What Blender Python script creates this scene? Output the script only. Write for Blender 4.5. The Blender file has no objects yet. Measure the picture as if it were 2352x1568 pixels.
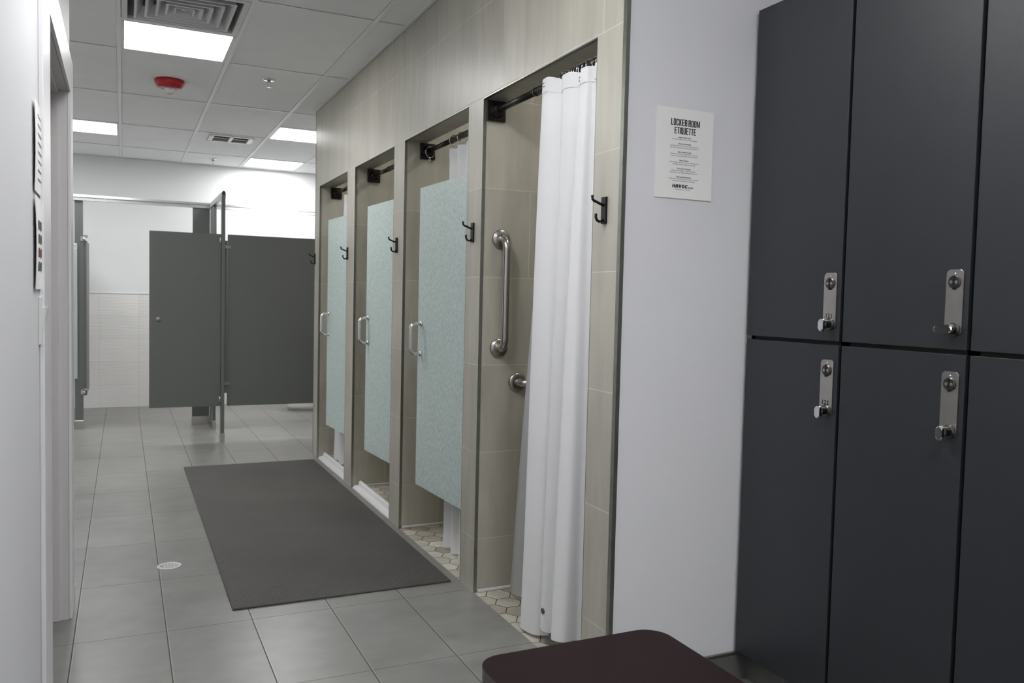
import bpy, bmesh, math, random
from math import pi, sin, cos, radians
from mathutils import Vector, Matrix

random.seed(7)
S = bpy.context.scene
COL = S.collection

# ------------------------------------------------------------------ measured layout (metres)
XS = 1.3702          # face of the tiled shower wall
ZC = 2.7034          # ceiling grid height
YB = 9.97            # back wall
YP = 2.15            # white wall beside the lockers
XL = 1.863           # locker door faces
XWL = -0.19          # face of the wall with the doorway
OP_T = 2.113         # top of the shower openings
OPEN = [(2.317, 3.243), (3.402, 4.316), (4.502, 5.371), (5.568, 6.447)]
XB = 2.56            # back of the showers
YE = 6.60            # far end of the shower block
XR = 2.70
XFL = -2.6
YF = -4.6

# ------------------------------------------------------------------ material helpers
def new_mat(name):
    m = bpy.data.materials.new(name); m.use_nodes = True
    nt = m.node_tree
    b = nt.nodes['Principled BSDF']
    return m, nt, b

def N(nt, t, **kw):
    n = nt.nodes.new(t)
    for k, v in kw.items():
        if k.startswith('i_'):
            n.inputs[k[2:].replace('_', ' ')].default_value = v
        else:
            setattr(n, k, v)
    return n

def L(nt, a, b): nt.links.new(a, b)

def math_n(nt, op, a, b=None):
    n = nt.nodes.new('ShaderNodeMath'); n.operation = op
    for i, v in enumerate((a, b)):
        if v is None: continue
        if isinstance(v, (int, float)): n.inputs[i].default_value = v
        else: nt.links.new(v, n.inputs[i])
    return n.outputs[0]

def rgb(r, g, b):
    f = lambda c: (c / 255 / 12.92) if c / 255 <= .04045 else ((c / 255 + .055) / 1.055) ** 2.4
    return (f(r), f(g), f(b), 1)

def plain(name, col, rough=.5, metal=0., spec=.5, noise=0., nscale=8., bump=0., bscale=60., stretch=(1, 1, 1), coat=0.):
    m, nt, b = new_mat(name)
    b.inputs['Base Color'].default_value = col
    b.inputs['Roughness'].default_value = rough
    b.inputs['Metallic'].default_value = metal
    b.inputs['Specular IOR Level'].default_value = spec
    b.inputs['Coat Weight'].default_value = coat
    tc = N(nt, 'ShaderNodeTexCoord')
    mp = N(nt, 'ShaderNodeMapping'); mp.inputs['Scale'].default_value = stretch
    L(nt, tc.outputs['Object'], mp.inputs['Vector'])
    if noise:
        nz = N(nt, 'ShaderNodeTexNoise'); nz.inputs['Scale'].default_value = nscale; nz.inputs['Detail'].default_value = 5
        L(nt, mp.outputs[0], nz.inputs['Vector'])
        hs = N(nt, 'ShaderNodeHueSaturation'); hs.inputs['Color'].default_value = col
        mr = N(nt, 'ShaderNodeMapRange'); mr.inputs['From Min'].default_value = .25; mr.inputs['From Max'].default_value = .75
        mr.inputs['To Min'].default_value = 1 - noise; mr.inputs['To Max'].default_value = 1 + noise
        L(nt, nz.outputs['Fac'], mr.inputs['Value']); L(nt, mr.outputs[0], hs.inputs['Value'])
        L(nt, hs.outputs[0], b.inputs['Base Color'])
    if bump:
        nb = N(nt, 'ShaderNodeTexNoise'); nb.inputs['Scale'].default_value = bscale; nb.inputs['Detail'].default_value = 3
        L(nt, mp.outputs[0], nb.inputs['Vector'])
        bp = N(nt, 'ShaderNodeBump'); bp.inputs['Strength'].default_value = bump; bp.inputs['Distance'].default_value = .002
        L(nt, nb.outputs['Fac'], bp.inputs['Height']); L(nt, bp.outputs[0], b.inputs['Normal'])
    return m

def tile_mat(name, axes, W, H, off, c1, c2, grout, mortar=.003, stagger=0., rough=.4, streak=(3, 3, 3), var=.12, bumpd=.001, spec=.5, rvar=.1, vline=None):
    m, nt, b = new_mat(name)
    tc = N(nt, 'ShaderNodeTexCoord')
    sp = N(nt, 'ShaderNodeSeparateXYZ'); L(nt, tc.outputs['Object'], sp.inputs[0])
    u = math_n(nt, 'SUBTRACT', sp.outputs[axes[0]], off[0]); v = math_n(nt, 'SUBTRACT', sp.outputs[axes[1]], off[1])
    cb = N(nt, 'ShaderNodeCombineXYZ'); L(nt, u, cb.inputs[0]); L(nt, v, cb.inputs[1])
    br = N(nt, 'ShaderNodeTexBrick'); br.offset = stagger; br.offset_frequency = 2; br.squash = 1
    br.inputs['Scale'].default_value = 1; br.inputs['Brick Width'].default_value = W; br.inputs['Row Height'].default_value = H
    br.inputs['Mortar Size'].default_value = mortar / 2; br.inputs['Mortar Smooth'].default_value = .1; br.inputs['Bias'].default_value = 0
    br.inputs['Color1'].default_value = c1; br.inputs['Color2'].default_value = c2; br.inputs['Mortar'].default_value = grout
    L(nt, cb.outputs[0], br.inputs['Vector'])
    mp = N(nt, 'ShaderNodeMapping'); mp.inputs['Scale'].default_value = streak; L(nt, tc.outputs['Object'], mp.inputs['Vector'])
    n1 = N(nt, 'ShaderNodeTexNoise'); n1.inputs['Scale'].default_value = 1; n1.inputs['Detail'].default_value = 6; n1.inputs['Roughness'].default_value = .6
    L(nt, mp.outputs[0], n1.inputs['Vector'])
    mp2 = N(nt, 'ShaderNodeMapping'); mp2.inputs['Scale'].default_value = tuple(3.7 * s for s in streak); L(nt, tc.outputs['Object'], mp2.inputs['Vector'])
    n2 = N(nt, 'ShaderNodeTexNoise'); n2.inputs['Scale'].default_value = 1; n2.inputs['Detail'].default_value = 6
    L(nt, mp2.outputs[0], n2.inputs['Vector'])
    s = math_n(nt, 'ADD', math_n(nt, 'MULTIPLY', n1.outputs['Fac'], .65), math_n(nt, 'MULTIPLY', n2.outputs['Fac'], .35))
    mr = N(nt, 'ShaderNodeMapRange'); mr.inputs['From Min'].default_value = .32; mr.inputs['From Max'].default_value = .68
    mr.inputs['To Min'].default_value = 1 - var; mr.inputs['To Max'].default_value = 1 + var; L(nt, s, mr.inputs['Value'])
    hs = N(nt, 'ShaderNodeHueSaturation'); L(nt, br.outputs['Color'], hs.inputs['Color']); L(nt, mr.outputs[0], hs.inputs['Value'])
    if vline:      # wide joint along one direction: dark line with a pale line beside it
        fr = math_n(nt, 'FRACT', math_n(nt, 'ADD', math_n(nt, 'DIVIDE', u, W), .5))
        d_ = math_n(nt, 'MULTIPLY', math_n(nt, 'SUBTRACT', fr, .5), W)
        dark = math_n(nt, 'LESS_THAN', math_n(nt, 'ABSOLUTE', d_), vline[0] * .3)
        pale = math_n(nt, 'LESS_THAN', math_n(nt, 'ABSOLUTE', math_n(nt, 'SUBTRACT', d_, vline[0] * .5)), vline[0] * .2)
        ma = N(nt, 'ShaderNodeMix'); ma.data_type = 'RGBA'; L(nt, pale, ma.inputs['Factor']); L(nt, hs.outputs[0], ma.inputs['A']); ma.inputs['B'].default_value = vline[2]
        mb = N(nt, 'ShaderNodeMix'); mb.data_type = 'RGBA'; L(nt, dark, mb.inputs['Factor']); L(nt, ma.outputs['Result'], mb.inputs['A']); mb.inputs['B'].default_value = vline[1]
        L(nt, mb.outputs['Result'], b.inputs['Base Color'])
    else: L(nt, hs.outputs[0], b.inputs['Base Color'])
    r = N(nt, 'ShaderNodeMapRange'); r.inputs['To Min'].default_value = rough - rvar; r.inputs['To Max'].default_value = rough + rvar
    L(nt, n1.outputs['Fac'], r.inputs['Value'])
    rr = N(nt, 'ShaderNodeMix'); rr.data_type = 'FLOAT'; L(nt, br.outputs['Fac'], rr.inputs['Factor']); L(nt, r.outputs[0], rr.inputs['A']); rr.inputs['B'].default_value = .85
    L(nt, rr.outputs[0], b.inputs['Roughness'])
    b.inputs['Specular IOR Level'].default_value = spec
    bp = N(nt, 'ShaderNodeBump'); bp.invert = True; bp.inputs['Strength'].default_value = .6; bp.inputs['Distance'].default_value = bumpd
    L(nt, br.outputs['Fac'], bp.inputs['Height']); L(nt, bp.outputs[0], b.inputs['Normal'])
    return m

M = {}
WARM1, WARM2, WG = (.41, .392, .338, 1), (.452, .432, .374, 1), (.50, .48, .43, 1)
M['tile_front'] = tile_mat('stone tile front', (1, 2), .763, .3765, (3.047, .2345), WARM1, WARM2, (.62, .60, .53, 1), .003, 0, .38, (2.2, 7, 1.0), .17)
M['tile_pillar'] = tile_mat('stone tile pillar', (1, 2), .763, .3765, (2.7, .2345), WARM1, WARM2, (.62, .60, .53, 1), .003, 0, .38, (2.2, 7, 1.0), .17)
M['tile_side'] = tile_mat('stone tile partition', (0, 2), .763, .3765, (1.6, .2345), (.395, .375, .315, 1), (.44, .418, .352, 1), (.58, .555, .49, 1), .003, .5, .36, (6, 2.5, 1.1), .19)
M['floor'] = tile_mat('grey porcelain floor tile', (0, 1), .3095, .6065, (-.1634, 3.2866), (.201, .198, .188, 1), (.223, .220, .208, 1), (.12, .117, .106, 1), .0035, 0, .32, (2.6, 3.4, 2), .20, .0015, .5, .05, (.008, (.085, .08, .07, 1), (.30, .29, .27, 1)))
M['base'] = tile_mat('grey base tile', (0, 2), .3095, .4, (1.92, -.2), (.13, .13, .125, 1), (.14, .14, .135, 1), (.25, .25, .24, 1), .004, 0, .35)
M['base_y'] = tile_mat('grey plinth tile', (1, 2), .17, .4, (2.142, -.2), (.13, .13, .125, 1), (.14, .14, .135, 1), (.25, .25, .24, 1), .004, 0, .35)
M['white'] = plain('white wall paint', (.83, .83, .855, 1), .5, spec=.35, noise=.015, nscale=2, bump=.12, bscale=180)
M['white_left'] = plain('white wall paint darkened', (.73, .73, .755, 1), .62, spec=.22, noise=.015, nscale=2, bump=.12, bscale=180)  # same white paint, base colour darkened to offset strong lamp light on this wall
M['white_back'] = plain('white wall paint back', (.79, .795, .80, 1), .55, spec=.3, noise=.01, nscale=2)
M['gloss_white'] = plain('gloss white trim', (.76, .755, .775, 1), .32, noise=.01, nscale=3)
M['jamb'] = plain('painted door jamb', (.62, .60, .60, 1), .35, noise=.015, nscale=4)
M['ceil'] = plain('ceiling tile', (.90, .905, .915, 1), .9, spec=.1, noise=.02, nscale=5, bump=.5, bscale=350)
M['tee'] = plain('ceiling tee bar', (.86, .87, .87, 1), .45)
M['backing'] = plain('dark plenum', (.04, .04, .04, 1), .9)  # near-black so the gaps between ceiling tiles look shaded
M['trim'] = plain('dark metal edge trim', (.27, .28, .25, 1), .36, .95, noise=.1, nscale=30)
M['cove'] = plain('white cove strip', (.62, .62, .62, 1), .3, noise=.03, nscale=30)
M['locker'] = plain('charcoal locker laminate', (.026, .028, .033, 1), .38, spec=.45, noise=.05, nscale=6, bump=.15, bscale=400)
M['locker_body'] = plain('locker carcass', (.012, .012, .013, 1), .6, noise=.05)
M['steel'] = plain('brushed steel', (.47, .455, .43, 1), .27, 1., noise=.06, nscale=40, stretch=(1, 1, .15))
M['plate'] = plain('stainless lock plate', (.50, .48, .46, 1), .30, 1., noise=.12, nscale=25)
M['chrome'] = plain('chrome', (.72, .73, .74, 1), .08, 1., noise=.01)
M['dark_chrome'] = plain('dark lock metal', (.12, .115, .11, 1), .28, 1., noise=.1, nscale=60)
M['hole'] = plain('keyway', (.004, .004, .004, 1), .8)
M['bronze'] = plain('dark bronze rod', (.016, .013, .012, 1), .34, .5, noise=.15, nscale=20)
M['black'] = plain('black hook', (.008, .008, .010, 1), .45, spec=.25, noise=.1, nscale=40)
M['bench'] = plain('maroon laminate', (.019, .010, .011, 1), .5, spec=.09, noise=.05, nscale=8)
M['bench_edge'] = plain('maroon edge', (.024, .014, .015, 1), .28, spec=.4, noise=.05)
M['bench_leg'] = plain('bench pedestal', (.02, .02, .02, 1), .5)
M['stall'] = plain('grey partition laminate', (.142, .149, .143, 1), .42, spec=.4, noise=.02, nscale=5)
M['clip'] = plain('grey clip metal', (.25, .26, .25, 1), .35, .6, noise=.05)
M['drain'] = plain('worn drain metal', (.50, .50, .49, 1), .5, .35, noise=.06, nscale=60)
M['alu'] = plain('anodised headrail', (.56, .57, .57, 1), .32, .75, noise=.03, nscale=10)
M['rubber'] = plain('black end cap', (.01, .01, .01, 1), .5)
M['paper'] = plain('white paper', (.95, .94, .92, 1), .6, spec=.25, noise=.01, nscale=6)
M['ink'] = plain('black ink', (.012, .012, .014, 1), .7, spec=.2)
M['ink_grey'] = plain('grey ink', (.09, .09, .09, 1), .7, spec=.2)
M['ink_red'] = plain('red ink', (.35, .03, .06, 1), .7, spec=.2)
M['red'] = plain('red alarm housing', (.42, .008, .014, 1), .32, noise=.03)
M['plastic_white'] = plain('white plastic', (.70, .70, .70, 1), .35, noise=.02)
M['vent'] = plain('white vent enamel', (.66, .665, .68, 1), .4, noise=.02)
M['duct'] = plain('duct metal', (.42, .42, .41, 1), .6, .2, noise=.2, nscale=6)
M['porcelain'] = plain('porcelain', (.78, .77, .75, 1), .12, coat=.3, noise=.01)
M['sheet'] = plain('pale metal sheet', (.55, .60, .61, 1), .35, .55, noise=.03, nscale=5)

def hex_mat():
    m, nt, b = new_mat('cream hexagon tile')
    g = N(nt, 'ShaderNodeNewGeometry')
    cr = N(nt, 'ShaderNodeValToRGB')
    cr.color_ramp.elements[0].color = (.34, .315, .255, 1); cr.color_ramp.elements[1].color = (.60, .57, .49, 1)
    L(nt, g.outputs['Random Per Island'], cr.inputs['Fac'])
    tc = N(nt, 'ShaderNodeTexCoord')
    nz = N(nt, 'ShaderNodeTexNoise'); nz.inputs['Scale'].default_value = 14; nz.inputs['Detail'].default_value = 6; L(nt, tc.outputs['Object'], nz.inputs['Vector'])
    mr = N(nt, 'ShaderNodeMapRange'); mr.inputs['From Min'].default_value = .3; mr.inputs['From Max'].default_value = .7; mr.inputs['To Min'].default_value = .85; mr.inputs['To Max'].default_value = 1.12
    L(nt, nz.outputs['Fac'], mr.inputs['Value'])
    hs = N(nt, 'ShaderNodeHueSaturation'); L(nt, cr.outputs[0], hs.inputs['Color']); L(nt, mr.outputs[0], hs.inputs['Value'])
    L(nt, hs.outputs[0], b.inputs['Base Color']); b.inputs['Roughness'].default_value = .45
    return m
M['hex'] = hex_mat()
M['grout'] = plain('shower grout', (.085, .075, .06, 1), .9, noise=.3, nscale=20)

def glass_mat():
    m, nt, b = new_mat('obscured teal glass')
    b.inputs['Base Color'].default_value = (.79, .925, .895, 1)
    b.inputs['Roughness'].default_value = .36
    b.inputs['Transmission Weight'].default_value = .32
    b.inputs['IOR'].default_value = 1.35
    tc = N(nt, 'ShaderNodeTexCoord')
    mp = N(nt, 'ShaderNodeMapping'); mp.inputs['Scale'].default_value = (150, 150, 60); L(nt, tc.outputs['Object'], mp.inputs['Vector'])
    nz = N(nt, 'ShaderNodeTexNoise'); nz.inputs['Scale'].default_value = 1; nz.inputs['Detail'].default_value = 2; L(nt, mp.outputs[0], nz.inputs['Vector'])
    bp = N(nt, 'ShaderNodeBump'); bp.inputs['Strength'].default_value = .9; bp.inputs['Distance'].default_value = .002
    L(nt, nz.outputs['Fac'], bp.inputs['Height']); L(nt, bp.outputs[0], b.inputs['Normal'])
    mr = N(nt, 'ShaderNodeMapRange'); mr.inputs['From Min'].default_value = .3; mr.inputs['From Max'].default_value = .7; mr.inputs['To Min'].default_value = .78; mr.inputs['To Max'].default_value = 1.1
    L(nt, nz.outputs['Fac'], mr.inputs['Value'])
    hs = N(nt, 'ShaderNodeHueSaturation'); hs.inputs['Color'].default_value = (.79, .925, .895, 1); L(nt, mr.outputs[0], hs.inputs['Value'])
    L(nt, hs.outputs[0], b.inputs['Base Color'])
    return m
M['glass'] = glass_mat()

def clear_mat():
    m, nt, b = new_mat('clear plastic')
    b.inputs['Base Color'].default_value = (.9, .92, .92, 1); b.inputs['Roughness'].default_value = .08
    b.inputs['Transmission Weight'].default_value = .55; b.inputs['IOR'].default_value = 1.3
    return m
M['clear'] = clear_mat()

def cloth_mat(name, col, tr):
    m, nt, b = new_mat(name)
    out = nt.nodes['Material Output']
    b.inputs['Base Color'].default_value = col; b.inputs['Roughness'].default_value = .7; b.inputs['Specular IOR Level'].default_value = .2
    t = N(nt, 'ShaderNodeBsdfTranslucent'); t.inputs['Color'].default_value = col
    mx = N(nt, 'ShaderNodeMixShader'); mx.inputs[0].default_value = tr
    L(nt, b.outputs[0], mx.inputs[1]); L(nt, t.outputs[0], mx.inputs[2]); L(nt, mx.outputs[0], out.inputs['Surface'])
    tc = N(nt, 'ShaderNodeTexCoord')
    w = N(nt, 'ShaderNodeTexNoise'); w.inputs['Scale'].default_value = 900; L(nt, tc.outputs['Object'], w.inputs['Vector'])
    bp = N(nt, 'ShaderNodeBump'); bp.inputs['Strength'].default_value = .1; bp.inputs['Distance'].default_value = .001
    L(nt, w.outputs['Fac'], bp.inputs['Height']); L(nt, bp.outputs[0], b.inputs['Normal'])
    return m
M['cloth'] = cloth_mat('white curtain cloth', (.93, .93, .94, 1), .24)
M['liner'] = cloth_mat('sheer curtain liner', (.66, .66, .66, 1), .4)

def mat_mat():
    m, nt, b = new_mat('woven vinyl mat')
    tc = N(nt, 'ShaderNodeTexCoord'); sp = N(nt, 'ShaderNodeSeparateXYZ'); L(nt, tc.outputs['Object'], sp.inputs[0])
    k = 2 * pi / .0165
    sx = math_n(nt, 'SINE', math_n(nt, 'MULTIPLY', sp.outputs[0], k)); sy = math_n(nt, 'SINE', math_n(nt, 'MULTIPLY', sp.outputs[1], k))
    p = math_n(nt, 'MULTIPLY', sx, sy)
    nz = N(nt, 'ShaderNodeTexNoise'); nz.inputs['Scale'].default_value = 3; nz.inputs['Detail'].default_value = 6; L(nt, tc.outputs['Object'], nz.inputs['Vector'])
    v = math_n(nt, 'ADD', math_n(nt, 'MULTIPLY', p, .5), math_n(nt, 'MULTIPLY', math_n(nt, 'SUBTRACT', nz.outputs['Fac'], .5), .5))
    cr = N(nt, 'ShaderNodeValToRGB')
    cr.color_ramp.elements[0].position = 0; cr.color_ramp.elements[0].color = (.024, .022, .020, 1)
    cr.color_ramp.elements[1].position = 1; cr.color_ramp.elements[1].color = (.10, .093, .085, 1)
    L(nt, math_n(nt, 'ADD', v, .5), cr.inputs['Fac']); L(nt, cr.outputs[0], b.inputs['Base Color'])
    b.inputs['Roughness'].default_value = .65
    bp = N(nt, 'ShaderNodeBump'); bp.inputs['Strength'].default_value = .7; bp.inputs['Distance'].default_value = .003
    L(nt, p, bp.inputs['Height']); L(nt, bp.outputs[0], b.inputs['Normal'])
    return m
M['mat'] = mat_mat()

def wains_mat():
    m, nt, b = new_mat('rippled white wall tile')
    tc = N(nt, 'ShaderNodeTexCoord'); sp = N(nt, 'ShaderNodeSeparateXYZ'); L(nt, tc.outputs['Object'], sp.inputs[0])
    cb = N(nt, 'ShaderNodeCombineXYZ'); L(nt, math_n(nt, 'SUBTRACT', sp.outputs[0], -.234), cb.inputs[0]); L(nt, sp.outputs[2], cb.inputs[1])
    br = N(nt, 'ShaderNodeTexBrick'); br.offset = .0; br.inputs['Scale'].default_value = 1; br.inputs['Brick Width'].default_value = .39; br.inputs['Row Height'].default_value = .2496
    br.inputs['Mortar Size'].default_value = .0015; br.inputs['Color1'].default_value = (.83, .815, .80, 1); br.inputs['Color2'].default_value = (.87, .855, .84, 1); br.inputs['Mortar'].default_value = (.66, .65, .63, 1)
    L(nt, cb.outputs[0], br.inputs['Vector']); L(nt, br.outputs['Color'], b.inputs['Base Color'])
    mp = N(nt, 'ShaderNodeMapping'); mp.inputs['Scale'].default_value = (3.5, 1, 120); L(nt, tc.outputs['Object'], mp.inputs['Vector'])
    nz = N(nt, 'ShaderNodeTexNoise'); nz.inputs['Scale'].default_value = 1; nz.inputs['Detail'].default_value = 2; L(nt, mp.outputs[0], nz.inputs['Vector'])
    bp = N(nt, 'ShaderNodeBump'); bp.inputs['Strength'].default_value = .55; bp.inputs['Distance'].default_value = .005
    L(nt, nz.outputs['Fac'], bp.inputs['Height']); L(nt, bp.outputs[0], b.inputs['Normal'])
    b.inputs['Roughness'].default_value = .25
    return m
M['wains'] = wains_mat()

def emit_mat(name, strength, col=(.995, 1, .995, 1)):
    m, nt, b = new_mat(name)
    b.inputs['Base Color'].default_value = (.8, .8, .8, 1)
    b.inputs['Emission Color'].default_value = col; b.inputs['Emission Strength'].default_value = strength
    return m
LIGHT = 23.2
M['lamp'] = emit_mat('lit diffuser', LIGHT)
M['lamp2'] = emit_mat('lit downlight', 160.0, (1, .985, .955, 1))

# ------------------------------------------------------------------ geometry helpers
def BM(): return bmesh.new()

def box(bm, x0, x1, y0, y1, z0, z1, bev=0., seg=2):
    vs = [bm.verts.new((x, y, z)) for z in (z0, z1) for y in (y0, y1) for x in (x0, x1)]
    F = [(0, 2, 3, 1), (4, 5, 7, 6), (0, 1, 5, 4), (2, 6, 7, 3), (0, 4, 6, 2), (1, 3, 7, 5)]
    fs = [bm.faces.new([vs[i] for i in f]) for f in F]
    if bev:
        es = list({e for f in fs for e in f.edges})
        bmesh.ops.bevel(bm, geom=es, offset=bev, segments=seg, profile=.5, affect='EDGES')
    return bm

def ring_verts(bm, c, a, b, r, n):
    return [bm.verts.new(Vector(c) + a * (r * cos(2 * pi * i / n)) + b * (r * sin(2 * pi * i / n))) for i in range(n)]

def frame_of(d):
    d = Vector(d).normalized()
    t = Vector((0, 0, 1)) if abs(d.z) < .9 else Vector((1, 0, 0))
    a = d.cross(t).normalized(); return a, d.cross(a).normalized()

def tube(bm, pts, r, n=14, cap=True, closed=False):
    pts = [Vector(p) for p in pts]; rings = []
    a = None
    m = len(pts)
    for i, p in enumerate(pts):
        if closed: d = pts[(i + 1) % m] - pts[i - 1]
        else: d = pts[min(i + 1, m - 1)] - pts[max(i - 1, 0)]
        d.normalize()
        if a is None: a, b = frame_of(d)
        else:
            a = (a - d * a.dot(d)).normalized(); b = d.cross(a)
        rr = r[i] if isinstance(r, (list, tuple)) else r
        rings.append(ring_verts(bm, p, a, b, rr, n))
    k = m if closed else m - 1
    for i in range(k):
        A, B = rings[i], rings[(i + 1) % m]
        for j in range(n):
            f = bm.faces.new((A[j], A[(j + 1) % n], B[(j + 1) % n], B[j])); f.smooth = True
    if cap and not closed:
        bm.faces.new(rings[0][::-1]); bm.faces.new(rings[-1])
    return bm

def cyl(bm, p0, p1, r, n=24): return tube(bm, [p0, p1], r, n)

def lathe(bm, o, axis, prof, n=32, smooth=True):
    """prof: list of (radius, distance along the axis)"""
    o = Vector(o); d = Vector(axis).normalized(); a, b = frame_of(d)
    rings = []
    for r, h in prof:
        c = o + d * h
        rings.append([bm.verts.new(c)] if r < 1e-6 else ring_verts(bm, c, a, b, r, n))
    for A, B in zip(rings, rings[1:]):
        for j in range(n):
            q = (A[j % len(A)], A[(j + 1) % n % len(A)], B[(j + 1) % n % len(B)], B[j % len(B)])
            q = list(dict.fromkeys(q))
            if len(q) > 2:
                f = bm.faces.new(q); f.smooth = smooth
    for R_ in (rings[0], rings[-1]):
        if len(R_) > 2: bm.faces.new(R_)
    return bm

def prism(bm, poly, v, bev=0., seg=3):
    """extrude the 3-D polygon by vector v"""
    v = Vector(v)
    A = [bm.verts.new(Vector(p)) for p in poly]; B = [bm.verts.new(Vector(p) + v) for p in poly]
    n = len(A); f0 = bm.faces.new(A[::-1]); f1 = bm.faces.new(B)
    for i in range(n): bm.faces.new((A[i], A[(i + 1) % n], B[(i + 1) % n], B[i]))
    if bev:
        es = list(f0.edges) + list(f1.edges)
        bmesh.ops.bevel(bm, geom=es, offset=bev, segments=seg, profile=.5, affect='EDGES')
    return bm

def rrect(w, h, r, n=6):
    out = []
    for cx, cy, a0 in ((w / 2 - r, h / 2 - r, 0), (-w / 2 + r, h / 2 - r, pi / 2), (-w / 2 + r, -h / 2 + r, pi), (w / 2 - r, -h / 2 + r, 1.5 * pi)):
        for i in range(n + 1):
            a = a0 + pi / 2 * i / n
            out.append((cx + r * cos(a), cy + r * sin(a)))
    return out

def obj(name, bm, mat, parent=None, smooth=False, mats=None):
    bmesh.ops.recalc_face_normals(bm, faces=bm.faces[:])
    if smooth:
        for f in bm.faces: f.smooth = True
    me = bpy.data.meshes.new(name); bm.to_mesh(me); bm.free()
    for m in (mats or [mat]): me.materials.append(m)
    o = bpy.data.objects.new(name, me); COL.objects.link(o)
    if parent is not None: o.parent = parent
    return o

def thing(name, label, cat, loc=(0, 0, 0), rz=0, group=None):
    o = bpy.data.objects.new(name, None); COL.objects.link(o)
    o.location = loc; o.rotation_euler = (0, 0, rz); o.empty_display_size = .05
    return tag(o, label, cat, group)

def tag(o, label, cat, group=None):
    o['label'] = label; o['category'] = cat
    if group: o['group'] = group
    return o

def struct(name, bm, mat, mats=None, parent=None):
    o = obj(name, bm, mat, parent, mats=mats)
    if parent is None: o['kind'] = 'structure'
    return o

def dup(root, loc, label=None, rz=None):
    r = root.copy(); COL.objects.link(r); r.location = loc
    if rz is not None: r.rotation_euler = (0, 0, rz)
    if label: r['label'] = label
    for ch in list(root.children):
        c = ch.copy(); COL.objects.link(c); c.parent = r
        for g in list(ch.children):
            d = g.copy(); COL.objects.link(d); d.parent = c
    return r

def by_normal(o, rule):
    """assign material slots by face normal"""
    for p in o.data.polygons: p.material_index = rule(p.normal, p.center)

def text_mesh(lines):
    """lines: (string, size, x-squeeze, bold offset, centre x, baseline y, spacing, shear) -> bmesh lying in XY"""
    bm = BM()
    for s, size, sx, bold, x, y, sp, sh in lines:
        cu = bpy.data.curves.new('t', 'FONT'); cu.body = s; cu.size = size; cu.align_x = 'CENTER'; cu.offset = bold; cu.space_character = sp; cu.shear = sh
        cu.resolution_u = 3; cu.extrude = .0
        ob = bpy.data.objects.new('t', cu); COL.objects.link(ob)
        bpy.context.view_layer.update()
        me = bpy.data.meshes.new_from_object(ob.evaluated_get(bpy.context.evaluated_depsgraph_get()))
        me.transform(Matrix.Translation((x, y, 0)) @ Matrix.Diagonal((sx, 1, 1, 1)))
        bm.from_mesh(me)
        bpy.data.meshes.remove(me); bpy.data.objects.remove(ob); bpy.data.curves.remove(cu)
    return bm

def xform(bm, mtx):
    bmesh.ops.transform(bm, matrix=mtx, verts=bm.verts[:]); return bm

# ================================================================== SETTING
# ---- floor
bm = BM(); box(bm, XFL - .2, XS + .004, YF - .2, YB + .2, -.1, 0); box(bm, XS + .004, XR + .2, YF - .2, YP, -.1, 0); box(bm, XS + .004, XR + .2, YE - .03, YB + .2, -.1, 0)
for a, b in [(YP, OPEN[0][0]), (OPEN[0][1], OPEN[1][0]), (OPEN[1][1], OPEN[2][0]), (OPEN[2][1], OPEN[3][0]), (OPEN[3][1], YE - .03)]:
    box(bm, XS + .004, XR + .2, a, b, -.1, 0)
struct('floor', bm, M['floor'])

# ---- hexagon-tiled shower floors
def clip_poly(poly, x0, x1, y0, y1):
    def cl(P, ins, inter):
        out = []
        for i in range(len(P)):
            a, b = P[i - 1], P[i]
            if ins(b):
                if not ins(a): out.append(inter(a, b))
                out.append(b)
            elif ins(a): out.append(inter(a, b))
        return out
    ix = lambda X: (lambda a, b: (X, a[1] + (b[1] - a[1]) * (X - a[0]) / (b[0] - a[0])))
    iy = lambda Y: (lambda a, b: (a[0] + (b[0] - a[0]) * (Y - a[1]) / (b[1] - a[1]), Y))
    for ins, it in ((lambda p: p[0] >= x0, ix(x0)), (lambda p: p[0] <= x1, ix(x1)), (lambda p: p[1] >= y0, iy(y0)), (lambda p: p[1] <= y1, iy(y1))):
        poly = cl(poly, ins, it)
        if len(poly) < 3: return []
    return poly

def hex_floor(y0, y1, k):
    x0, x1 = XS + .004, XB
    g = BM(); box(g, x0, x1, y0, y1, -.1, -.0015)
    fl = struct('floor_shower', g, M['grout'])
    bm = BM()
    d = .102; R_ = d / math.sqrt(3)       # flat edges run along x
    nx, ny = int((x1 - x0) / (1.5 * R_)) + 3, int((y1 - y0) / d) + 3
    for i in range(-1, nx):
        for j in range(-1, ny):
            cx_, cy_ = x0 + i * 1.5 * R_ + .013 * k, y0 + j * d + (d / 2 if i % 2 else 0)
            rr = R_ - .0022
            poly = [(cx_ + rr * cos(pi / 3 * q), cy_ + rr * sin(pi / 3 * q)) for q in range(6)]
            poly = clip_poly(poly, x0, x1, y0 + .002, y1 - .002)
            if len(poly) >= 3: bm.faces.new([bm.verts.new((p[0], p[1], 0)) for p in poly])
    obj('floor_tile', bm, M['hex'], fl)
for k, (a, b) in enumerate(OPEN): hex_floor(a, b, k)

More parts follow.
